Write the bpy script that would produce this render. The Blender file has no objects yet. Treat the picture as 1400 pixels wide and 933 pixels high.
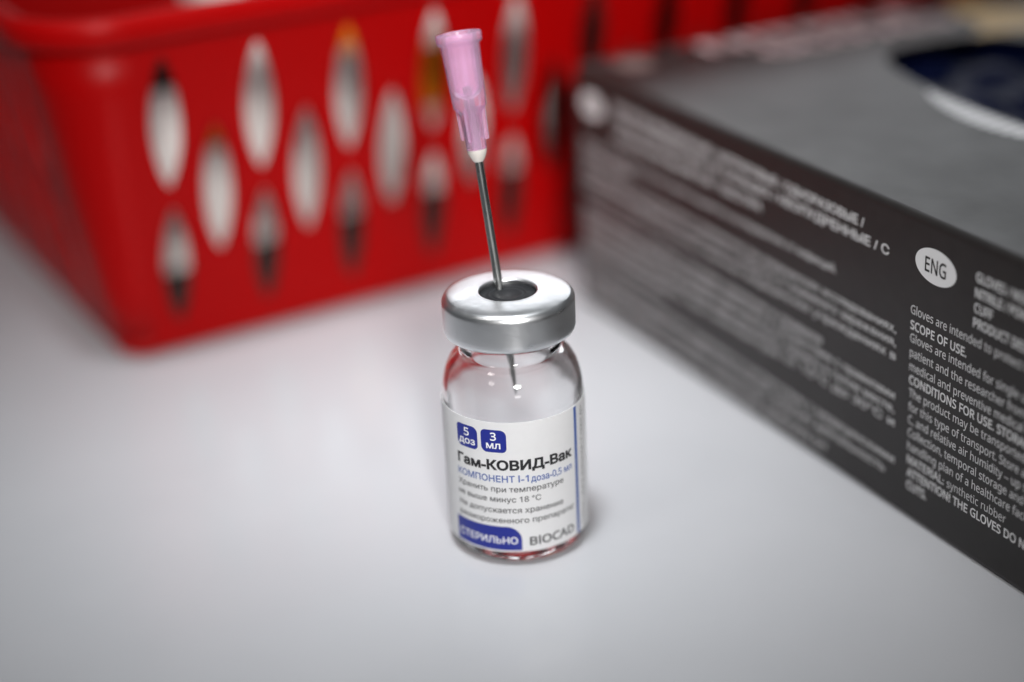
import bpy, bmesh, math, random
import numpy as np
from mathutils.geometry import delaunay_2d_cdt
from mathutils import Vector, Matrix

# ------------------------------------------------------------------ camera, world, lamps, exposure
sc = bpy.context.scene
col = sc.collection
MM = 0.001

cam_data = bpy.data.cameras.new('camera')
cam = bpy.data.objects.new('camera', cam_data)
col.objects.link(cam)
sc.camera = cam
RT = Vector((0.9988, -0.0198, -0.0446)); UP = Vector((0.0488, 0.4054, 0.9128)); FW = Vector((0.0, 0.9139, -0.4059))
m = Matrix.Identity(4)
for i in range(3):
    m[i][0] = RT[i]; m[i][1] = UP[i]; m[i][2] = -FW[i]
m[0][3], m[1][3], m[2][3] = 0.2823 * MM, -242.16 * MM, 140.5 * MM
cam.matrix_world = m
cam_data.sensor_width = 36.0
cam_data.sensor_fit = 'HORIZONTAL'
cam_data.lens = 61.516
cam_data.clip_start = 0.005
cam_data.clip_end = 20.0
cam_data.dof.use_dof = True
cam_data.dof.focus_distance = 0.2590
cam_data.dof.aperture_fstop = 4.1
cam_data.dof.aperture_blades = 0

world = bpy.data.worlds.new('World')
sc.world = world
world.use_nodes = True
bg = world.node_tree.nodes['Background']
bg.inputs['Color'].default_value = (0.80, 0.86, 0.92, 1)
bg.inputs['Strength'].default_value = 0.06


def lamp(name, loc, target, sx, sy, power, color):
    d = bpy.data.lights.new(name, 'AREA')
    d.shape = 'RECTANGLE'
    d.size = sx
    d.size_y = sy
    d.energy = power
    d.color = color
    o = bpy.data.objects.new(name, d)
    col.objects.link(o)
    o.location = loc
    v = Vector(target) - Vector(loc)
    o.rotation_euler = v.to_track_quat('-Z', 'Y').to_euler()
    return o


# the lamps of the room: ceiling panel over the table, window behind, small side lamp at the front left
lamp('ceiling_panel', (0.02, 0.12, 0.70), (0.0, 0.0, 0.0), 0.40, 0.34, 0.36, (0.95, 0.99, 1.0))
lamp('window_light', (0.12, 1.10, 0.495), (0.0, 0.0, 0.05), 0.74, 0.27, 1.5, (0.92, 0.96, 1.0))
lamp('side_lamp', (-0.50, -0.40, 0.80), (0.0, 0.0, 0.03), 0.16, 0.10, 0.55, (1.0, 0.97, 0.94))


def spot(name, loc, target, power, size, radius, color):
    d = bpy.data.lights.new(name, 'SPOT')
    d.energy = power
    d.color = color
    d.shadow_soft_size = radius
    d.spot_size = math.radians(size)
    d.spot_blend = 1.0
    o = bpy.data.objects.new(name, d)
    col.objects.link(o)
    o.location = loc
    o.rotation_euler = (Vector(target) - Vector(loc)).to_track_quat('-Z', 'Y').to_euler()


spot('vignette_spot', (-0.06, -0.10, 0.80), (-0.012, 0.036, 0.0), 27.0, 15.0, 0.06, (0.95, 0.975, 1.0))  # added spot, its narrow pool imitates the lens vignette
spot('front_fill_spot', (0.13, -0.83, 0.47), (-0.012, 0.10, 0.050), 86.0, 13.0, 0.11, (1.0, 0.98, 0.965))  # unseen fill added to brighten the basket front, its slots and the label

sc.view_settings.view_transform = 'Standard'
sc.view_settings.look = 'None'
sc.view_settings.gamma = 1.0
sc.view_settings.exposure = 0.22
sc.view_settings.use_curve_mapping = False
sc.render.engine = 'CYCLES'
sc.cycles.max_bounces = 18
sc.cycles.transmission_bounces = 16
sc.cycles.transparent_max_bounces = 12
sc.cycles.glossy_bounces = 8
sc.cycles.diffuse_bounces = 5
sc.cycles.sample_clamp_indirect = 6.0
sc.cycles.blur_glossy = 0.4
sc.cycles.use_denoising = True


# ------------------------------------------------------------------ materials
def mat(name, color, rough=0.5, metallic=0.0, spec=0.5, **kw):
    mt = bpy.data.materials.new(name)
    mt.use_nodes = True
    b = mt.node_tree.nodes['Principled BSDF']
    b.inputs['Base Color'].default_value = (*color, 1)
    b.inputs['Roughness'].default_value = rough
    b.inputs['Metallic'].default_value = metallic
    b.inputs['Specular IOR Level'].default_value = spec
    for k, v in kw.items():
        b.inputs[k.replace('_', ' ')].default_value = v
    return mt


def noise_into(mt, sock, scale, lo, hi, detail=4.0, stretch=(1, 1, 1), rough=0.55):
    """noise drives one scalar socket of the principled shader between lo and hi"""
    nt = mt.node_tree
    b = nt.nodes['Principled BSDF']
    tc = nt.nodes.new('ShaderNodeTexCoord')
    mp = nt.nodes.new('ShaderNodeMapping')
    mp.inputs['Scale'].default_value = stretch
    nz = nt.nodes.new('ShaderNodeTexNoise')
    nz.inputs['Scale'].default_value = scale
    nz.inputs['Detail'].default_value = detail
    nz.inputs['Roughness'].default_value = rough
    mr = nt.nodes.new('ShaderNodeMapRange')
    mr.inputs['From Min'].default_value = 0.25
    mr.inputs['From Max'].default_value = 0.75
    mr.inputs['To Min'].default_value = lo
    mr.inputs['To Max'].default_value = hi
    nt.links.new(tc.outputs['Object'], mp.inputs['Vector'])
    nt.links.new(mp.outputs['Vector'], nz.inputs['Vector'])
    nt.links.new(nz.outputs['Fac'], mr.inputs['Value'])
    if sock:
        nt.links.new(mr.outputs['Result'], b.inputs[sock])
    return mr


def noise_color(mt, scale, c0, c1, detail=4.0, stretch=(1, 1, 1)):
    nt = mt.node_tree
    b = nt.nodes['Principled BSDF']
    mr = noise_into(mt, None, scale, 0.0, 1.0, detail, stretch)
    mx = nt.nodes.new('ShaderNodeMix')
    mx.data_type = 'RGBA'
    mx.inputs['A'].default_value = (*c0, 1)
    mx.inputs['B'].default_value = (*c1, 1)
    nt.links.new(mr.outputs['Result'], mx.inputs['Factor'])
    nt.links.new(mx.outputs['Result'], b.inputs['Base Color'])


def bump(mt, scale, strength, dist, detail=3.0, stretch=(1, 1, 1)):
    nt = mt.node_tree
    b = nt.nodes['Principled BSDF']
    mr = noise_into(mt, None, scale, 0.0, 1.0, detail, stretch)
    bp = nt.nodes.new('ShaderNodeBump')
    bp.inputs['Strength'].default_value = strength
    bp.inputs['Distance'].default_value = dist
    nt.links.new(mr.outputs['Result'], bp.inputs['Height'])
    nt.links.new(bp.outputs['Normal'], b.inputs['Normal'])


M_table = mat('table_laminate', (0.66, 0.68, 0.71), 0.20, spec=0.5)
noise_color(M_table, 22, (0.462, 0.470, 0.492), (0.500, 0.507, 0.528), 6)
noise_into(M_table, 'Roughness', 160, 0.17, 0.22, 6)
bump(M_table, 900, 0.05, 0.0001)

M_glass = mat('clear_glass', (1, 1, 1), 0.0, spec=0.5, Transmission_Weight=1.0, IOR=1.48)
M_alu = mat('aluminium', (0.80, 0.81, 0.82), 0.30, metallic=1.0)
noise_into(M_alu, 'Roughness', 260, 0.26, 0.40, 5, (1, 1, 6))
bump(M_alu, 210, 0.35, 0.00012, 3, (1, 1, 0.5))
M_rubber = mat('grey_rubber', (0.020, 0.021, 0.023), 0.6, spec=0.12)
noise_into(M_rubber, 'Roughness', 600, 0.42, 0.6)
M_paper = mat('label_paper', (0.83, 0.83, 0.84), 0.42, spec=0.4)
noise_color(M_paper, 900, (0.815, 0.815, 0.825), (0.845, 0.845, 0.85))
nt = M_paper.node_tree
tr = nt.nodes.new('ShaderNodeBsdfTranslucent')
tr.inputs['Color'].default_value = (0.85, 0.85, 0.85, 1)
mx = nt.nodes.new('ShaderNodeMixShader')
mx.inputs['Fac'].default_value = 0.25
nt.links.new(nt.nodes['Principled BSDF'].outputs[0], mx.inputs[1])
nt.links.new(tr.outputs[0], mx.inputs[2])
nt.links.new(mx.outputs[0], nt.nodes['Material Output'].inputs['Surface'])
M_blue = mat('blue_ink', (0.012, 0.022, 0.23), 0.4, spec=0.4)
M_midblue = mat('mid_blue_ink', (0.045, 0.10, 0.34), 0.42, spec=0.4)
M_black = mat('black_ink', (0.014, 0.014, 0.016), 0.45, spec=0.35)
M_greyink = mat('grey_ink', (0.03, 0.03, 0.033), 0.45, spec=0.35)
M_paleink = mat('pale_grey_ink', (0.12, 0.12, 0.13), 0.45, spec=0.35)
M_white = mat('white_ink', (0.80, 0.80, 0.80), 0.45, spec=0.35)
M_steel = mat('needle_steel', (0.52, 0.53, 0.52), 0.26, metallic=1.0)
noise_into(M_steel, 'Roughness', 900, 0.20, 0.36, 3, (1, 1, 0.1))
M_hub = mat('pink_translucent_plastic', (0.96, 0.66, 0.89), 0.14, spec=0.5, Transmission_Weight=0.74, IOR=1.22)
M_hubcore = mat('pale_pink_plastic', (0.90, 0.66, 0.84), 0.30, spec=0.5, Transmission_Weight=0.35, IOR=1.4)
M_glue = mat('clear_glue', (0.88, 0.83, 0.78), 0.15, spec=0.6, Transmission_Weight=0.35, IOR=1.4)

M_red = mat('red_plastic', (0.32, 0.0010, 0.0013), 0.38, spec=0.10)
noise_into(M_red, 'Roughness', 60, 0.30, 0.42)
nt = M_red.node_tree
tr = nt.nodes.new('ShaderNodeBsdfTranslucent')
tr.inputs['Color'].default_value = (0.6, 0.01, 0.01, 1)
mx = nt.nodes.new('ShaderNodeMixShader')
mx.inputs['Fac'].default_value = 0.12
outn = nt.nodes['Material Output']
nt.links.new(nt.nodes['Principled BSDF'].outputs[0], mx.inputs[1])
nt.links.new(tr.outputs[0], mx.inputs[2])
nt.links.new(mx.outputs[0], outn.inputs['Surface'])

M_card = mat('charcoal_card', (0.022, 0.021, 0.0205), 0.40, spec=0.30)
noise_color(M_card, 300, (0.0200, 0.0178, 0.0172), (0.026, 0.0232, 0.0222))
noise_into(M_card, 'Roughness', 90, 0.36, 0.43)
bump(M_card, 700, 0.05, 0.0001)
M_silver_red = mat('silver_print_red_reflection', (0.80, 0.60, 0.61), 0.35)  # pink tint paints the red basket's reflection into the silver letters
M_boxwhite = mat('box_white_print', (0.72, 0.72, 0.72), 0.45)
M_dim = mat('dull_brown_print', (0.20, 0.155, 0.145), 0.4)
M_boxgrey = mat('box_grey_print', (0.62, 0.62, 0.62), 0.45)
M_ochre = mat('ochre_print', (0.50, 0.33, 0.12), 0.45)
M_navy = mat('navy_nitrile', (0.001, 0.003, 0.022), 0.6, spec=0.10)
noise_into(M_navy, 'Roughness', 120, 0.4, 0.6)
M_hatch = mat('hatched_print', (0.75, 0.75, 0.76), 0.5)
nt = M_hatch.node_tree
tc = nt.nodes.new('ShaderNodeTexCoord')
wv = nt.nodes.new('ShaderNodeTexWave')
wv.wave_type = 'BANDS'
wv.bands_direction = 'X'
wv.inputs['Scale'].default_value = 125.0
wv.inputs['Distortion'].default_value = 0.0
rp = nt.nodes.new('ShaderNodeValToRGB')
rp.color_ramp.elements[0].position = 0.15
rp.color_ramp.elements[0].color = (0.20, 0.20, 0.22, 1)
rp.color_ramp.elements[1].position = 0.55
rp.color_ramp.elements[1].color = (0.74, 0.74, 0.75, 1)
nt.links.new(tc.outputs['Object'], wv.inputs['Vector'])
nt.links.new(wv.outputs['Fac'], rp.inputs['Fac'])
nt.links.new(rp.outputs['Color'], nt.nodes['Principled BSDF'].inputs['Base Color'])

M_cwhite = mat('white_card', (0.80, 0.79, 0.77), 0.5)
noise_color(M_cwhite, 120, (0.80, 0.755, 0.725), (0.85, 0.81, 0.78))
M_corange = mat('orange_card', (0.90, 0.25, 0.006), 0.5)
M_shade = mat('interior_shade', (0.020, 0.014, 0.012), 0.7, spec=0.2)  # near-black colour standing in for shade inside the basket
M_cgrey = mat('grey_card', (0.50, 0.49, 0.47), 0.5)


# ------------------------------------------------------------------ helpers (all shapes in millimetres)
def link(name, me, material, parent=None):
    o = bpy.data.objects.new(name, me)
    col.objects.link(o)
    if material is not None and not me.materials:
        me.materials.append(material)
    if parent is not None:
        o.parent = parent
    return o


def finish(name, bm, material, parent=None, smooth=False, angle=None):
    bmesh.ops.scale(bm, vec=(MM, MM, MM), verts=bm.verts)
    me = bpy.data.meshes.new(name)
    bm.to_mesh(me)
    bm.free()
    if smooth:
        for p in me.polygons:
            p.use_smooth = True
        if angle is not None:
            me.set_sharp_from_angle(angle=math.radians(angle))
    return link(name, me, material, parent)


def thing(name, label, cat, loc=(0, 0, 0), rot=None, group=None):
    o = bpy.data.objects.new(name, None)
    o.empty_display_size = 0.01
    col.objects.link(o)
    o.location = [c * MM for c in loc]
    if rot is not None:
        o.rotation_euler = rot
    o['label'] = label
    o['category'] = cat
    if group:
        o['group'] = group
    return o


def lathe(bm, prof, n=96, closed=False):
    """spin (r, z) pairs round z; r == 0 gives a pole"""
    rings = []
    for r, z in prof:
        if r < 1e-6:
            rings.append([bm.verts.new((0, 0, z))])
        else:
            rings.append([bm.verts.new((r * math.cos(2 * math.pi * k / n), r * math.sin(2 * math.pi * k / n), z)) for k in range(n)])
    pairs = list(zip(rings, rings[1:]))
    if closed:
        pairs.append((rings[-1], rings[0]))
    for a, b in pairs:
        for k in range(n):
            k2 = (k + 1) % n
            if len(a) == 1 and len(b) == 1:
                continue
            if len(a) == 1:
                bm.faces.new((a[0], b[k2], b[k]))
            elif len(b) == 1:
                bm.faces.new((a[k], a[k2], b[0]))
            else:
                bm.faces.new((a[k], a[k2], b[k2], b[k]))
    bmesh.ops.recalc_face_normals(bm, faces=bm.faces)


def arc(cx, cz, r, a0, a1, n):
    return [(cx + r * math.cos(math.radians(a0 + (a1 - a0) * i / n)), cz + r * math.sin(math.radians(a0 + (a1 - a0) * i / n))) for i in range(n + 1)]


def bevel_box(bm, x0, x1, y0, y1, z0, z1, r, seg=3):
    vs = [bm.verts.new((x, y, z)) for x in (x0, x1) for y in (y0, y1) for z in (z0, z1)]
    q = [(0, 1, 3, 2), (4, 6, 7, 5), (0, 4, 5, 1), (2, 3, 7, 6), (0, 2, 6, 4), (1, 5, 7, 3)]
    fs = [bm.faces.new([vs[i] for i in f]) for f in q]
    bmesh.ops.recalc_face_normals(bm, faces=fs)
    if r > 0:
        es = {e for f in fs for e in f.edges}
        bmesh.ops.bevel(bm, geom=list(es), offset=r, segments=seg, profile=0.5, affect='EDGES')


def curve_mesh(splines, extrude=0.0, bev=0.0):
    """filled 2D outline(s) with holes -> mesh (mm)"""
    cu = bpy.data.curves.new('outline', 'CURVE')
    cu.dimensions = '2D'
    cu.fill_mode = 'BOTH'
    cu.extrude = extrude
    cu.bevel_depth = bev
    cu.bevel_resolution = 1
    for pts in splines:
        sp = cu.splines.new('POLY')
        sp.points.add(len(pts) - 1)
        for p, (x, y) in zip(sp.points, pts):
            p.co = (x, y, 0, 1)
        sp.use_cyclic_u = True
    ob = bpy.data.objects.new('outline', cu)
    col.objects.link(ob)
    dg = bpy.context.evaluated_depsgraph_get()
    me = bpy.data.meshes.new_from_object(ob.evaluated_get(dg))
    bpy.data.objects.remove(ob)
    bpy.data.curves.remove(cu)
    return me


def sans(body):
    """Latin letters and digits as their plain sans-serif code points"""
    out = ''
    for ch in body:
        if ch == 'I':
            ch = chr(0x1D5C5)
        elif 'A' <= ch <= 'Z':
            ch = chr(0x1D5A0 + ord(ch) - 65)
        elif 'a' <= ch <= 'z':
            ch = chr(0x1D5BA + ord(ch) - 97)
        elif '0' <= ch <= '9':
            ch = chr(0x1D7E2 + ord(ch) - 48)
        out += ch
    return out


def text_mesh(body, cap, bold=0.0):
    """lettering with the given capital height (mm), x from 0, baseline y = 0 -> bmesh and its width.
    Outlines are triangulated and kept where they wind once or more, so overlapping strokes fill cleanly."""
    cu = bpy.data.curves.new('words', 'FONT')
    cu.body = sans(body)
    cu.size = cap / 0.727
    cu.resolution_u = 3
    cu.fill_mode = 'NONE'
    ob = bpy.data.objects.new('words', cu)
    col.objects.link(ob)
    dg = bpy.context.evaluated_depsgraph_get()
    me = bpy.data.meshes.new_from_object(ob.evaluated_get(dg))
    bpy.data.objects.remove(ob)
    bpy.data.curves.remove(cu)
    V = np.array([(v.co.x, v.co.y) for v in me.vertices])
    E = np.array([tuple(e.vertices) for e in me.edges])
    bpy.data.meshes.remove(me)
    # orient every edge along its outline (indices run along each outline; the closing edge jumps back)
    E = np.array([(a, b) if b - a == 1 else ((b, a) if a - b == 1 else (max(a, b), min(a, b))) for a, b in E])

    def winding(pts, p, q):
        y0, y1 = p[:, 1], q[:, 1]
        out = []
        for cx, cy in pts:
            up = (y0 <= cy) & (y1 > cy)
            m_ = up | ((y0 > cy) & (y1 <= cy))
            xi = p[m_, 0] + (cy - y0[m_]) / (y1[m_] - y0[m_]) * (q[m_, 0] - p[m_, 0])
            out.append(int(((xi > cx) * np.where(up[m_], 1, -1)).sum()))
        return np.array(out)

    p, q = V[E[:, 0]], V[E[:, 1]]
    if bold:
        # push each outline outwards for a heavier weight
        nxt = {int(a): int(b) for a, b in E}
        seen, W = set(), V.copy()
        for st in list(nxt):
            if st in seen:
                continue
            loop = [st]
            while nxt[loop[-1]] != st:
                loop.append(nxt[loop[-1]])
            seen.update(loop)
            L = V[loop]
            d = np.roll(L, -1, axis=0) - L
            ln = np.maximum(np.hypot(d[:, 0], d[:, 1]), 1e-9)
            nrm = np.stack([d[:, 1], -d[:, 0]], -1) / ln[:, None]
            side = 0
            for k in np.argsort(-ln)[:12]:
                mid = L[k] + d[k] / 2
                a, b = winding([mid + nrm[k] * 0.004 * cap, mid - nrm[k] * 0.004 * cap], p, q)
                if (a == 0) != (b == 0):
                    side = 1 if a == 0 else -1
                    break
            avg = nrm + np.roll(nrm, 1, axis=0)
            av = np.maximum((avg ** 2).sum(axis=1), 0.9)
            W[loop] = L + side * bold * cap * 2 * avg / av[:, None]
        V = W
        p, q = V[E[:, 0]], V[E[:, 1]]
    res = delaunay_2d_cdt([Vector(v) for v in V], [tuple(int(i) for i in e) for e in E], [], 0, 1e-6)
    P = np.array([tuple(v) for v in res[0]])
    T = np.array([f for f in res[2] if len(f) == 3])
    keep = winding(P[T].mean(axis=1), p, q) != 0
    bm = bmesh.new()
    x0, x1 = V[:, 0].min(), V[:, 0].max()
    bv = [bm.verts.new((x - x0, y, 0)) for x, y in P]
    for t, k in zip(T, keep):
        if k:
            try:
                bm.faces.new([bv[i] for i in t])
            except ValueError:
                pass
    bmesh.ops.delete(bm, geom=[v for v in bm.verts if not v.link_faces], context='VERTS')
    return bm, float(x1 - x0)


def merge(dst, src):
    me = bpy.data.meshes.new('tmp')
    src.to_mesh(me)
    src.free()
    dst.from_mesh(me)
    bpy.data.meshes.remove(me)


def rrect(x0, x1, y0, y1, radii, n=6):
    """rounded rectangle, radii = (bl, br, tr, tl)"""
    pts = []
    for (cx, cy, r, a) in ((x0, y0, radii[0], 180), (x1, y0, radii[1], 270), (x1, y1, radii[2], 0), (x0, y1, radii[3], 90)):
        ox = cx + r if cx == x0 else cx - r
        oy = cy + r if cy == y0 else cy - r
        if r < 1e-6:
            pts.append((cx, cy))
        else:
            pts += [(ox + r * math.cos(math.radians(a + 90 * i / n)), oy + r * math.sin(math.radians(a + 90 * i / n))) for i in range(n + 1)]
    return pts


def ellipse(cx, cy, a, b, n=48):
    return [(cx + a * math.cos(2 * math.pi * k / n), cy + b * math.sin(2 * math.pi * k / n)) for k in range(n)]


# ------------------------------------------------------------------ the table
bm = bmesh.new()
bevel_box(bm, -620, 680, -330, 720, -24, 0, 2.0, 3)
tbl = finish('table', bm, M_table, None, True, 40)
tbl['kind'] = 'structure'

# ------------------------------------------------------------------ the vial
vial = thing('vaccine_vial', 'small clear glass vial with silver crimp cap and white and blue label', 'vial')
# glass: outer skin down from the lip, round the base, then the inner skin back up (one closed shell)
outer = [(6.2, 40.2), (9.0, 40.2), (9.3, 39.9), (9.3, 36.8), (9.0, 36.3), (8.2, 35.5), (7.85, 34.8), (7.72, 34.0), (7.7, 32.9), (7.78, 32.5), (8.0, 32.2), (8.4, 31.85), (9.2, 30.95), (9.92, 29.7), (10.4, 28.2), (10.74, 26.6), (10.88, 25.1), (10.9, 23.8)]
outer += [(10.9, z) for z in (18, 12, 6, 3.0)] + arc(8.7, 2.2, 2.2, 0, -80, 8)[1:] + [(8.3, 0.03), (7.6, 0.15), (5.5, 0.7), (3.0, 1.0), (0, 1.1)]
inner = [(0, 2.5), (3.5, 2.4), (6.5, 2.15), (8.3, 2.1), (9.3, 2.5), (9.8, 3.4), (9.9, 4.6), (9.9, 12), (9.9, 23.4), (9.88, 24.6), (9.75, 26.1), (9.4, 27.6), (8.8, 28.9), (7.95, 30.0), (7.2, 30.75), (6.5, 31.15), (6.15, 31.5), (6.05, 32.2), (6.1, 33.4), (6.2, 36), (6.2, 40.2)]
bm = bmesh.new()
lathe(bm, outer + inner[:-1], 128, closed=True)
finish('glass_bottle', bm, M_glass, vial, True, 60)

# crimp cap: skirt, rounded shoulder, rolled opening, turned-in lower edge
prof = [(9.35, 40.15), (9.35, 36.2), (8.2, 35.55), (8.15, 35.3), (8.6, 35.02), (9.4, 35.0), (9.85, 35.25), (10.0, 35.8), (10.03, 36.6), (10.03, 39.6)] + arc(8.73, 39.85, 1.3, 0, 62, 7) + [(9.0, 41.07), (8.6, 41.17), (7.6, 41.25), (6.2, 41.32), (5.1, 41.36), (4.75, 41.36)] + arc(4.62, 41.05, 0.33, 80, 215, 7) + [(4.5, 40.8), (4.5, 40.34), (8.9, 40.34)]
bm = bmesh.new()
lathe(bm, prof, 128, closed=True)
finish('crimp_cap', bm, M_alu, vial, True, 50)

bm = bmesh.new()
lathe(bm, [(0, 40.62), (1.9, 40.62), (2.0, 40.7), (2.3, 40.7), (2.4, 40.62), (2.6, 40.62), (2.75, 40.74), (3.0, 40.74), (3.15, 40.62), (3.6, 40.6), (4.46, 40.58), (4.47, 40.3), (8.85, 40.3), (8.9, 40.22), (6.1, 40.22), (6.1, 36.4), (5.7, 35.8), (3.4, 35.8), (3.2, 36.6), (0, 36.8)], 96)
finish('rubber_stopper', bm, M_rubber, vial, True, 40)

# label: a thin paper sleeve, open at the back
RL = 11.0
bm = bmesh.new()
na = 140
cols = []
for k in range(na + 1):
    a = math.radians(-103 + 206 * k / na)
    s_, c_ = math.sin(a), -math.cos(a)
    cols.append([bm.verts.new((r * s_, r * c_, z)) for r, z in ((10.92, 2.55), (RL, 2.55), (RL, 24.6), (10.92, 24.6))])
for a, b in zip(cols, cols[1:]):
    for j in range(4):
        bm.faces.new((a[j], b[j], b[(j + 1) % 4], a[(j + 1) % 4]))
bm.faces.new(cols[0]); bm.faces.new(cols[-1])
bmesh.ops.recalc_face_normals(bm, faces=bm.faces)
label = finish('label', bm, M_paper, vial, True, 30)


def wrap(bm, name, material, parent, lift):
    """cut the flat print (x = arc length, y = height) every 0.5 mm and roll it onto the label"""
    xs = [v.co.x for v in bm.verts]
    x = math.floor(min(xs) / 0.5) * 0.5 + 0.5
    while x < max(xs):
        bmesh.ops.bisect_plane(bm, geom=bm.verts[:] + bm.edges[:] + bm.faces[:], plane_co=(x, 0, 0), plane_no=(1, 0, 0))
        x += 0.5
    for v in bm.verts:
        a = v.co.x / RL
        r = RL + lift
        v.co = Vector((r * math.sin(a), -r * math.cos(a), v.co.y))
    for f in bm.faces:
        c = f.calc_center_median()
        if f.normal.x * c.x + f.normal.y * c.y < 0:
            f.normal_flip()
    bm.normal_update()
    for f in bm.faces:
        c = f.calc_center_median()
        if f.normal.x * c.x + f.normal.y * c.y < 0:
            f.normal_flip()
    return finish(name, bm, material, parent)


def A(deg):
    return math.radians(deg) * RL


def words(body, deg0, deg1, base, cap, material, bold=0.0, lift=0.016, parent=None):
    bm, w = text_mesh(body, cap, bold)
    k = (A(deg1) - A(deg0)) / w
    for v in bm.verts:
        v.co.x = A(deg0) + v.co.x * k
        v.co.y += base
    return wrap(bm, 'lettering', material, parent or label, lift)


def patch(name, pts, material, lift, parent=None):
    me = curve_mesh([pts])
    bm = bmesh.new()
    bm.from_mesh(me)
    bpy.data.meshes.remove(me)
    return wrap(bm, name, material, parent or label, lift)


patch('badge', rrect(A(-51.4), A(-30.6), 19.6, 23.35, (0.95, 0.75, 1.0, 0.55)), M_blue, 0.008)
patch('badge', rrect(A(-27.5), A(-6.8), 19.6, 23.35, (0.95, 0.75, 1.0, 0.75)), M_blue, 0.008)
words('5', -43.6, -38.4, 21.62, 1.28, M_white, 0.026)
words('доз', -49.4, -33.0, 20.25, 1.16, M_white, 0.022)
words('3', -19.6, -14.8, 21.62, 1.28, M_white, 0.026)
words('мл', -23.2, -11.6, 20.25, 1.16, M_white, 0.022)
words('Гам-КОВИД-Вак', -52.4, 50.4, 16.72, 1.56, M_black, 0.060)
words('КОМПОНЕНТ', -52.9, -1.6, 14.62, 1.10, M_midblue, 0.024)
words('I-1', 1.2, 9.4, 14.62, 1.10, M_midblue, 0.024)
words('доза-0,5 мл', 11.2, 49.4, 14.52, 1.10, M_midblue, 0.024)
words('Хранить при температуре', -53.0, 39.6, 12.95, 0.92, M_greyink, 0.016)
words('не выше минус 18 °С', -53.6, 18.7, 11.22, 0.92, M_greyink, 0.016)
words('Не допускается хранение', -53.2, 38.7, 9.35, 0.92, M_greyink, 0.016)
words('размороженного препарата!', -53.6, 50.2, 7.60, 0.92, M_greyink, 0.016)
patch('blue_band', rrect(A(-58.2), A(1.8), 2.85, 6.95, (0, 0, 2.3, 0), 10), M_blue, 0.008)
words('СТЕРИЛЬНО', -54.6, -1.6, 3.98, 1.18, M_white, 0.016)
words('BIOCAD', 8.0, 49.6, 3.62, 1.38, M_greyink, 0.030)
patch('blue_stripe', rrect(A(54.6), A(58.4), 2.65, 24.35, (0, 0, 0, 0)), M_midblue, 0.008)
bm, w = text_mesh('Серия | Дата выпуска | Годен до:', 0.80, 0.0)
k = 20.4 / w
for v in bm.verts:
    x, y = v.co.x, v.co.y
    v.co.x = A(66.0) - (y - 0.40) * 1.1
    v.co.y = 3.4 + x * k
wrap(bm, 'lettering', M_paleink, label, 0.012)

# ------------------------------------------------------------------ the needle stuck through the stopper
needle = thing('hypodermic_needle', 'injection needle with translucent pink hub stuck upright through the stopper of the vial', 'needle', (-1.2, 2.3, 40.4))
nd = Vector((-0.1080, 0.130, 1.0)).normalized()
needle.rotation_euler = nd.to_track_quat('Z', 'Y').to_euler()
bm = bmesh.new()
lathe(bm, [(0.0, -16.4), (0.12, -15.6), (0.30, -13.6), (0.52, -11.0), (0.65, -9.0), (0.65, 0), (0.65, 31.0), (0.42, 31.0), (0.42, 30.0), (0.0, 30.0)], 40)
finish('cannula', bm, M_steel, needle, True, 40)
bm = bmesh.new()
lathe(bm, [(0.652, 19.9), (0.80, 20.0), (1.2, 20.75), (1.48, 21.5), (1.46, 21.8), (0.652, 21.8)], 48, closed=True)
finish('glue_collar', bm, M_glue, needle, True, 40)
hub = bmesh.new()
# hollow hub: outer skin up, over the flange, inner skin down
lathe(hub, [(0.66, 21.82), (1.5, 21.82), (1.52, 24.2), (1.62, 26.8), (1.95, 27.5), (2.48, 28.2), (2.56, 29.5), (2.86, 36.8), (2.88, 37.3), (3.25, 37.5), (3.36, 37.75), (3.36, 38.7), (3.28, 38.95), (3.0, 39.0), (2.30, 39.0), (2.2, 38.7), (1.98, 31.0), (1.55, 30.0), (1.0, 29.6), (0.66, 29.4)], 72, closed=True)
finish('hub', hub, M_hub, needle, True, 40)
hub_o = [o for o in needle.children if o.name.startswith('hub')][0]
bm0 = bmesh.new()
bevel_box(bm0, 1.48, 2.36, -0.22, 0.22, 23.2, 28.2, 0.12, 2)
for v in bm0.verts:
    if v.co.z < 24.5:
        v.co.x -= 0.12
fin0 = finish('fin', bm0, M_hub, hub_o)
for q in range(1, 4):
    f = fin0.copy()
    col.objects.link(f)
    f.parent = hub_o
    f.rotation_euler = (0, 0, math.pi / 2 * q)
for f in [fin0] + [o for o in hub_o.children if o is not fin0]:
    f.rotation_euler.z += math.radians(28)

# ------------------------------------------------------------------ the glove box
YAW = math.atan2(-0.9, 0.4357)
LB, WB, HB = 240.0, 130.0, 50.6
box = thing('glove_box', 'charcoal grey cardboard glove box with white Russian and English print and an oval opening', 'box', (14.99, 93.1, 0), (0, 0, YAW))
# local frame: x runs along the printed side towards the camera, y across the lid, z up; the printed side is y = 0
OC, OA, OB, ON = (120.0, 65.0), 92.0, 23.0, 3.7


def oval(inset=0.0, n=96):
    pts = []
    for k in range(n):
        t = 2 * math.pi * k / n
        c, s = math.cos(t), math.sin(t)
        pts.append((OC[0] + (OA - inset) * math.copysign(abs(c) ** (2 / ON), c), OC[1] + (OB - inset) * math.copysign(abs(s) ** (2 / ON), s)))
    return pts


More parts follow.
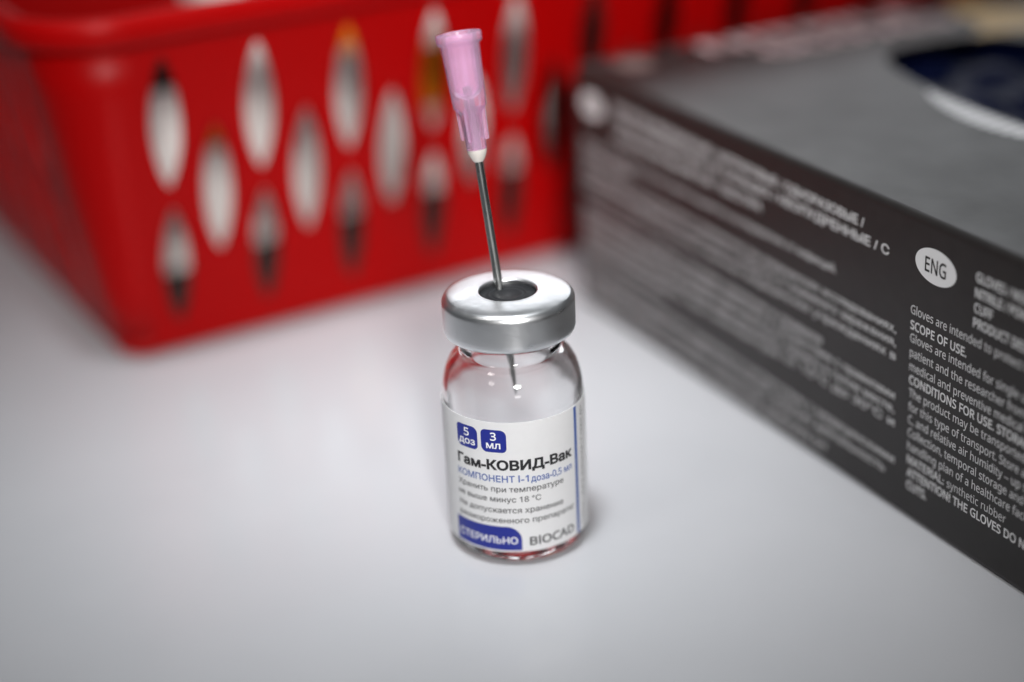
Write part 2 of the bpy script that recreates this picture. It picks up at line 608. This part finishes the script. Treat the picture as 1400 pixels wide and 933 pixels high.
# carton: bottom and sides one shell with rounded edges, lid with the hole in it
bm = bmesh.new()
bevel_box(bm, 0, LB, 0, WB, 0, HB, 1.3, 4)
drop = [f for f in bm.faces if f.normal.z > 0.99]
bmesh.ops.delete(bm, geom=drop, context='FACES')
finish('carton', bm, M_card, box, True, 40)
me = curve_mesh([rrect(1.3, LB - 1.3, 1.3, WB - 1.3, (0, 0, 0, 0)), oval()], 0.25)
bm = bmesh.new()
bm.from_mesh(me)
bpy.data.meshes.remove(me)
bmesh.ops.translate(bm, vec=(0, 0, HB - 0.25), verts=bm.verts)
lid = finish('lid', bm, M_card, box)


def box_words(target, body, s0, s1, zc, cap, bold=0.0, width=None, x_scale=None):
    """one line on the printed side between s0 and s1 (either may be None)"""
    b, w = text_mesh(body, cap, bold)
    k = x_scale if x_scale else (s1 - s0) / w
    off = s0 if s0 is not None else s1 - w * k
    for v in b.verts:
        v.co = Vector((off + v.co.x * k, -0.03, zc - cap / 2 + v.co.y))
    merge(target, b)


XS = 0.80
h = bmesh.new()
box_words(h, 'ПЕРЧАТКИ МЕДИЦИНСКИЕ / НИТРИЛОВЫЕ / ОДНОРАЗОВЫЕ /', 15.5, 92.4, 45.5, 1.55, 0.032)
box_words(h, 'ТЕКСТУРИРОВАННЫЕ НА ПАЛЬЦАХ / НЕОПУДРЕННЫЕ / С', 15.5, 98.7, 42.9, 1.55, 0.032)
box_words(h, 'УДЛИНЕННОЙ МАНЖЕТОЙ / ТЕКСТУРА', 15.5, 64.8, 39.8, 1.55, 0.032)
finish('heading', h, M_boxwhite, box)
ru = [('Перчатки предназначены для защиты пациента и исследователя от инфекций.', 85.8, 35.6, 0.014),
      ('НАЗНАЧЕНИЕ.', 22.0, 33.3, 0.02),
      ('Предназначены для одноразового применения при медицинских исследованиях,', 101.2, 30.9, 0.014),
      ('предохранения медицинского персонала и пациента от взаимного заражения,', 101.3, 28.7, 0.014),
      ('в лечебно-профилактических и научных медицинских учреждениях в', 101.4, 26.4, 0.014),
      ('лабораториях и аптеках. Условия хранения и правила', 82.5, 22.0, 0.02),
      ('Изделие транспортируют всеми видами транспорта в соответствии с правилами', 101.6, 19.8, 0.014),
      ('перевозок, действующими на данном виде транспорта. Хранить в сухом месте,', 101.7, 17.5, 0.014),
      ('защищенном от света, при температуре от 10°С до 30°С и', 101.8, 15.2, 0.014),
      ('влажности не более 80 %.', 34.0, 13.0, 0.014),
      ('Сбор, временное хранение и удаление в соответствии с медицинскими', 102.2, 8.9, 0.014),
      ('правилами обращения с отходами организаций, ведущих деятельность', 100.0, 6.4, 0.014),
      ('МАТЕРИАЛ: синтетический каучук. ВНИМАНИЕ! БЕРЕГИТЕ ОТ', 84.8, 3.0, 0.02)]
b_ = bmesh.new()
for body, s1, zc, bold in ru:
    box_words(b_, body, 2.6, s1, zc, 1.42, bold)
finish('paragraph', b_, M_boxgrey, box)
h = bmesh.new()
for body, zc in (('GLOVES / NON-STERILE /', 45.3), ('NITRILE / POWDER-FREE', 42.9), ('CUFF', 40.6), ('PRODUCT DESCRIPTION', 38.3)):
    box_words(h, body, 118.1, None, zc, 1.45, 0.034, x_scale=0.82)
finish('heading', h, M_boxwhite, box)
en = [('Gloves are intended to protect the hands', 35.5, 0), ('SCOPE OF USE.', 33.0, 1), ('Gloves are intended for single use by the', 30.9, 0),
      ('patient and the researcher from infection in', 28.5, 0), ('medical and preventive medical institutions', 26.2, 0),
      ('CONDITIONS FOR USE. STORAGE.', 24.0, 1), ('The product may be transported by all', 21.8, 0), ('for this type of transport. Store at 10 °', 19.5, 0),
      ('C, and relative air humidity – up to 80 %', 17.3, 0), ('Collection, temporal storage and waste', 15.1, 0), ('handling plan of a healthcare facility', 12.8, 0),
      ('MATERIAL: synthetic rubber', 10.5, 2), ('ATTENTION! THE GLOVES DO NOT', 8.3, 1), ('CUTS.', 6.1, 1)]
KB = 12.6 / text_mesh('SCOPE OF USE.', 1.42, 0.022)[1]
KR = 22.6 / text_mesh('Gloves are intended to prote', 1.42, 0.004)[1]
b1 = bmesh.new(); b2 = bmesh.new()
for i, (body, zc, bd_) in enumerate(en):
    s0 = 104.4 + 1.1 * i / 13.0
    if bd_ == 2:
        box_words(b2, 'MATERIAL:', s0, None, zc, 1.42, 0.022, x_scale=KB)
        box_words(b1, 'synthetic rubber', s0 + 9.4, None, zc, 1.42, 0.004, x_scale=KR)
    else:
        box_words(b2 if bd_ else b1, body, s0, None, zc, 1.42, 0.034 if bd_ else 0.012, x_scale=KB if bd_ else KR)
finish('paragraph', b1, M_boxgrey, box)
finish('bold_lines', b2, M_boxwhite, box)


def badge(s, z, a, b, body, cap):
    me = curve_mesh([ellipse(s, z, a, b)])
    bb = bmesh.new()
    bb.from_mesh(me)
    bpy.data.meshes.remove(me)
    for v in bb.verts:
        v.co = Vector((v.co.x, -0.03, v.co.y))
    o = finish('oval_badge', bb, M_white, box)
    t, w = text_mesh(body, cap, 0.02)
    for v in t.verts:
        v.co = Vector((s - w * 0.39 + v.co.x * 0.78, -0.06, z - cap / 2 + v.co.y))
    finish('lettering', t, M_card, o)


badge(109.4, 43.75, 4.6, 2.75, 'ENG', 2.3)
badge(7.0, 43.6, 4.3, 2.6, 'RUS', 2.2)


def lid_words(target, body, s_base, t0, t1, cap, bold=0.02):
    """lettering on the lid, read from the long end: baseline towards +s"""
    b, w = text_mesh(body, cap, bold)
    k = (t1 - t0) / w
    for v in b.verts:
        v.co = Vector((s_base - v.co.y, t0 + v.co.x * k, HB + 0.03))
    merge(target, b)


h = bmesh.new()
lid_words(h, 'NITRILE', 9.6, 26, 78, 7.0, 0.03)
lid_words(h, 'GLOVES', 18.5, 34, 80, 6.0, 0.03)
finish('lid_lettering', h, M_silver_red, box)
me = curve_mesh([ellipse(8.0, 9.0, 4.2, 3.6, 32)])
bm = bmesh.new(); bm.from_mesh(me); bpy.data.meshes.remove(me)
bmesh.ops.translate(bm, vec=(0, 0, HB + 0.03), verts=bm.verts)
finish('round_emblem', bm, M_dim, box)
me = curve_mesh([[(30, 74), (27, 79), (22, 82), (12, 84), (5, 88), (4, 92), (12, 94), (20, 98), (22, 104), (30, 106), (33, 100), (32, 86)]])
bm = bmesh.new(); bm.from_mesh(me); bpy.data.meshes.remove(me)
bmesh.ops.translate(bm, vec=(0, 0, HB + 0.03), verts=bm.verts)
finish('ochre_emblem', bm, M_ochre, box)
# hatched crescent along the opening
outer_c = [(54.5 + 44 * t, 42.8 - 7.0 * math.sin(math.pi * t) ** 0.75) for t in [i / 30 for i in range(31)]]
inner_c = [(54.5 + 44 * t, 42.6 - 0.9 * math.sin(math.pi * t)) for t in [i / 30 for i in range(29, 0, -1)]]
outer_c = [(s + 0.25 * (i % 2), t - 0.2 * (i % 2)) for i, (s, t) in enumerate(outer_c)]
me = curve_mesh([outer_c + inner_c])
bm = bmesh.new(); bm.from_mesh(me); bpy.data.meshes.remove(me)
bmesh.ops.translate(bm, vec=(0, 0, HB + 0.03), verts=bm.verts)
finish('hatched_crescent', bm, M_hatch, box)

# gloves packed inside: a soft folded mass just under the lid
gl = bmesh.new()
nx, ny = 72, 32
grid = []
for i in range(nx + 1):
    row = []
    for j in range(ny + 1):
        x = 22 + 196 * i / nx
        y = 36 + 58 * j / ny
        zz = 46.6 - 3.0 * math.exp(-((x - 110) / 50.0) ** 2 - ((y - 68) / 14.0) ** 2) + 1.0 * math.sin(x * 0.16 + y * 0.10) + 1.1 * math.sin(y * 0.33 - x * 0.05) + 0.6 * math.sin(x * 0.45 + 1.3)
        row.append(gl.verts.new((x, y, zz)))
    grid.append(row)
for i in range(nx):
    for j in range(ny):
        gl.faces.new((grid[i][j], grid[i + 1][j], grid[i + 1][j + 1], grid[i][j + 1]))
ret = bmesh.ops.extrude_face_region(gl, geom=gl.faces[:])
for v in [g for g in ret['geom'] if isinstance(g, bmesh.types.BMVert)]:
    v.co.z = 4.0
bmesh.ops.recalc_face_normals(gl, faces=gl.faces)
gloves = finish('nitrile_gloves', gl, M_navy, None, True, 50)
gloves.location = box.location
gloves.rotation_euler = box.rotation_euler
gloves['label'] = 'dark navy nitrile gloves packed inside the oval opening of the charcoal box'
gloves['category'] = 'gloves'

# ------------------------------------------------------------------ the red basket
BYAW = math.atan2(0.4918, 0.8707)
basket = thing('plastic_basket', 'bright red plastic basket with rows of pointed oval slots standing behind the vial', 'basket', (-70, 73.9, 0), (0, 0, BYAW))
# local frame: x along the front wall, y inwards, z up
U0, U1, W0, W1, R0 = -6.0, 236.0, 0.0, 150.0, 6.0
TF = math.tan(math.radians(8))
ZA, ZB = 4.0, 65.2


def ring(d, z, n=10):
    """rounded rectangle grown by d"""
    r = max(R0 + d, 0.2)
    pts = []
    for cx, cy, a in ((U0 + R0, W0 + R0, 180), (U1 - R0, W0 + R0, 270), (U1 - R0, W1 - R0, 0), (U0 + R0, W1 - R0, 90)):
        for i in range(n + 1):
            t = math.radians(a + 90 * i / n)
            pts.append((cx + r * math.cos(t), cy + r * math.sin(t), z))
    return pts


def sweep(bm, prof, closed=False, skip_flat=False, n=10):
    rings = [[bm.verts.new(p) for p in ring(d, z, n)] for d, z in prof]
    pairs = list(zip(rings, rings[1:]))
    if closed:
        pairs.append((rings[-1], rings[0]))
    N = len(rings[0])
    for a, b in pairs:
        for k in range(N):
            if skip_flat and (k % (n + 1)) == n:
                continue
            bm.faces.new((a[k], a[(k + 1) % N], b[(k + 1) % N], b[k]))


TH = 1.5
wall = bmesh.new()
sweep(wall, [(-4, 0.0), (-1.8, 0.25), (-0.6, 1.0), (0.1, 2.2), (TF * ZA, ZA), (TF * ZA - TH, ZA), (-1.6, 3.0), (-3.5, 2.0), (-4.0, 1.6)], closed=True)
zs = [ZA + (ZB - ZA) * i / 6 for i in range(7)]
sweep(wall, [(TF * z, z) for z in zs] + [(TF * z - TH, z) for z in reversed(zs)], closed=True, skip_flat=True)
bmesh.ops.recalc_face_normals(wall, faces=wall.faces)
for f in wall.faces:
    f.smooth = True


def lens(cu_, z0, z1, w):
    n = 10
    pts = []
    zc, hh = (z0 + z1) / 2, (z1 - z0) / 2
    for i in range(n):
        t = -1 + 2 * i / n
        pts.append((cu_ + w * (1 - abs(t) ** 2.0) ** 0.85, zc + hh * t))
    for i in range(n):
        t = 1 - 2 * i / n
        pts.append((cu_ - w * (1 - abs(t) ** 2.0) ** 0.85, zc + hh * t))
    return pts


def slotted(length, first, count):
    """flat wall panel in (u, slope height); slots in three staggered rows"""
    k = 1 / math.cos(math.radians(8))
    sp = [rrect(0, length, ZA * k, ZB * k, (0, 0, 0, 0))]
    for i in range(count):
        u = first + 18.8 * i
        sp.append(lens(u, 34.6 * k, 62.6 * k, 3.55))
        sp.append(lens(u, 5.6 * k, 32.4 * k, 3.2))
        if i < count - 1:
            sp.append(lens(u + 9.4, 19.3 * k, 47.8 * k, 3.4))
    return curve_mesh(sp, TH / 2 - 0.35, 0.35)


def add_panel(length, first, count, origin, ang):
    me = slotted(length, first, count)
    b = bmesh.new()
    b.from_mesh(me)
    bpy.data.meshes.remove(me)
    # local: x along wall, y up the slope, z outwards  ->  tilt outwards by the flare
    t = math.radians(8)
    mtx = Matrix.Translation(origin) @ Matrix.Rotation(ang, 4, 'Z') @ Matrix(((1, 0, 0, 0), (0, -math.sin(t), -math.cos(t), 0), (0, math.cos(t), -math.sin(t), 0), (0, 0, 0, 1))) @ Matrix.Translation((0, 0, -TH / 2))
    bmesh.ops.transform(b, matrix=mtx, verts=b.verts)
    merge(wall, b)


LU, LW = U1 - U0 - 2 * R0, W1 - W0 - 2 * R0
add_panel(LU, 5.9 - (U0 + R0), 12, (U0 + R0, W0, 0), 0)
add_panel(LW, 13, 7, (U1, W0 + R0, 0), math.pi / 2)
add_panel(LU, 11.5, 0, (U1 - R0, W1, 0), math.pi)
add_panel(LW, 13, 7, (U0, W1 - R0, 0), -math.pi / 2)
finish('wall', wall, M_red, basket)
rim = bmesh.new()
d0 = TF * ZB
sweep(rim, [(d0 - TH, ZB), (d0, ZB), (d0 + 2.2, ZB - 0.2), (d0 + 3.0, ZB + 0.2), (d0 + 3.5, ZB + 1.2), (d0 + 3.7, 69.4), (d0 + 3.2, 70.3), (d0 + 2.2, 70.8), (d0 + 0.8, 70.7), (d0 - 0.5, 70.1), (d0 - 1.2, 68.9)], closed=True, n=12)
bmesh.ops.recalc_face_normals(rim, faces=rim.faces)
finish('rim', rim, M_red, basket, True, 50)
fl = bmesh.new()
fl.faces.new([fl.verts.new((x, y, 1.7)) for x, y, z in ring(-3.9, 0)])
rr = bmesh.ops.extrude_face_region(fl, geom=fl.faces[:])
for v in [g for g in rr['geom'] if isinstance(g, bmesh.types.BMVert)]:
    v.co.z = 0.3
bmesh.ops.recalc_face_normals(fl, faces=fl.faces)
finish('floor_panel', fl, M_red, basket)


# ------------------------------------------------------------------ cartons standing in the basket
def to_world(u, w, z):
    return basket.matrix_basis @ Vector((u * MM, w * MM, z * MM))


bpy.context.view_layer.update()


def carton(u0, u1, w, hgt, label, band=None, tilt=0.0, body=None, band_mat=None):
    c = to_world((u0 + u1) / 2, w, 3.02)
    o = thing('medicine_carton', label, 'carton', [q / MM for q in c], (0, 0, BYAW + math.radians(tilt)), 'cartons packed in the red basket')
    hw = (u1 - u0) / 2
    b = bmesh.new()
    bevel_box(b, -hw, hw, 0, 24, 0, hgt, 0.5, 2)
    finish('carton_body', b, body or M_cwhite, o, True, 40)
    b = bmesh.new()
    bevel_box(b, -hw + 0.6, hw - 0.6, 0.5, 23.4, hgt + 0.02, hgt + 0.5, 0.2, 1)
    finish('tuck_flap', b, body or M_cwhite, o)
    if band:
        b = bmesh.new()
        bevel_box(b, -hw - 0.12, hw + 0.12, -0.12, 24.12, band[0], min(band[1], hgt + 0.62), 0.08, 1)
        finish('shade_band' if band_mat else 'orange_band', b, band_mat or M_corange, o)


carton(11.5, 25.0, 36, 47.0, 'white carton with a painted shade top seen through the leftmost column of basket slots', band=(40.0, 50.0), tilt=1.0, band_mat=M_shade)  # dark band paints the dim basket interior onto the carton top
carton(26.0, 37.2, 38, 34.0, 'low white carton with an orange top, second from the left in the basket', band=(25.0, 40), tilt=-1.5)
carton(38.2, 49.0, 42, 54, 'plain white carton third from the left in the basket, beside the low orange topped one', tilt=0.8)
carton(49.8, 61.2, 44, 50, 'plain white carton just left of the tall orange topped one', tilt=-0.6)
carton(62.4, 73.4, 46, 57, 'tall white carton with an orange top behind the middle basket slots', band=(38.5, 70), tilt=0.5)
carton(74.8, 85.2, 50, 46, 'plain white carton between the two tall cartons with orange print in the basket', tilt=-1.0)
carton(86.2, 97.4, 50, 58, 'tall white carton with a wide orange middle band behind the pink needle hub', band=(19.5, 36), tilt=0.6)
carton(98.8, 109.6, 52, 47, 'white carton just right of the pink needle hub, inside the basket', tilt=-0.8)
carton(110.8, 122.2, 52, 57, 'tall plain white carton rightmost in the basket, behind the corner of the glove box', tilt=0.9)

# dark sheet and block added to give the basket interior its shade
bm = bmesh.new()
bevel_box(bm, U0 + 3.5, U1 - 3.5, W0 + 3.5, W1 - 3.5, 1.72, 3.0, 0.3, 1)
shade_sheet = finish('floor_shade_sheet', bm, M_shade)  # sheet added so the floor looks shaded through the low slots
shade_sheet.location = basket.location
shade_sheet.rotation_euler = basket.rotation_euler
shade_sheet['label'] = 'dark sheet standing in for the shade on the floor of the red basket'
shade_sheet['category'] = 'shade sheet'
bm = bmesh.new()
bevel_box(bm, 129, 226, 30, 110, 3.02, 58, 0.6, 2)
dark = finish('dark_shade_block', bm, M_shade, None, True, 40)  # filler block added to darken the right-hand slots
dark.location = basket.location
dark.rotation_euler = basket.rotation_euler
dark['label'] = 'large dark block standing in for the shade in the right half of the red basket'
dark['category'] = 'carton'
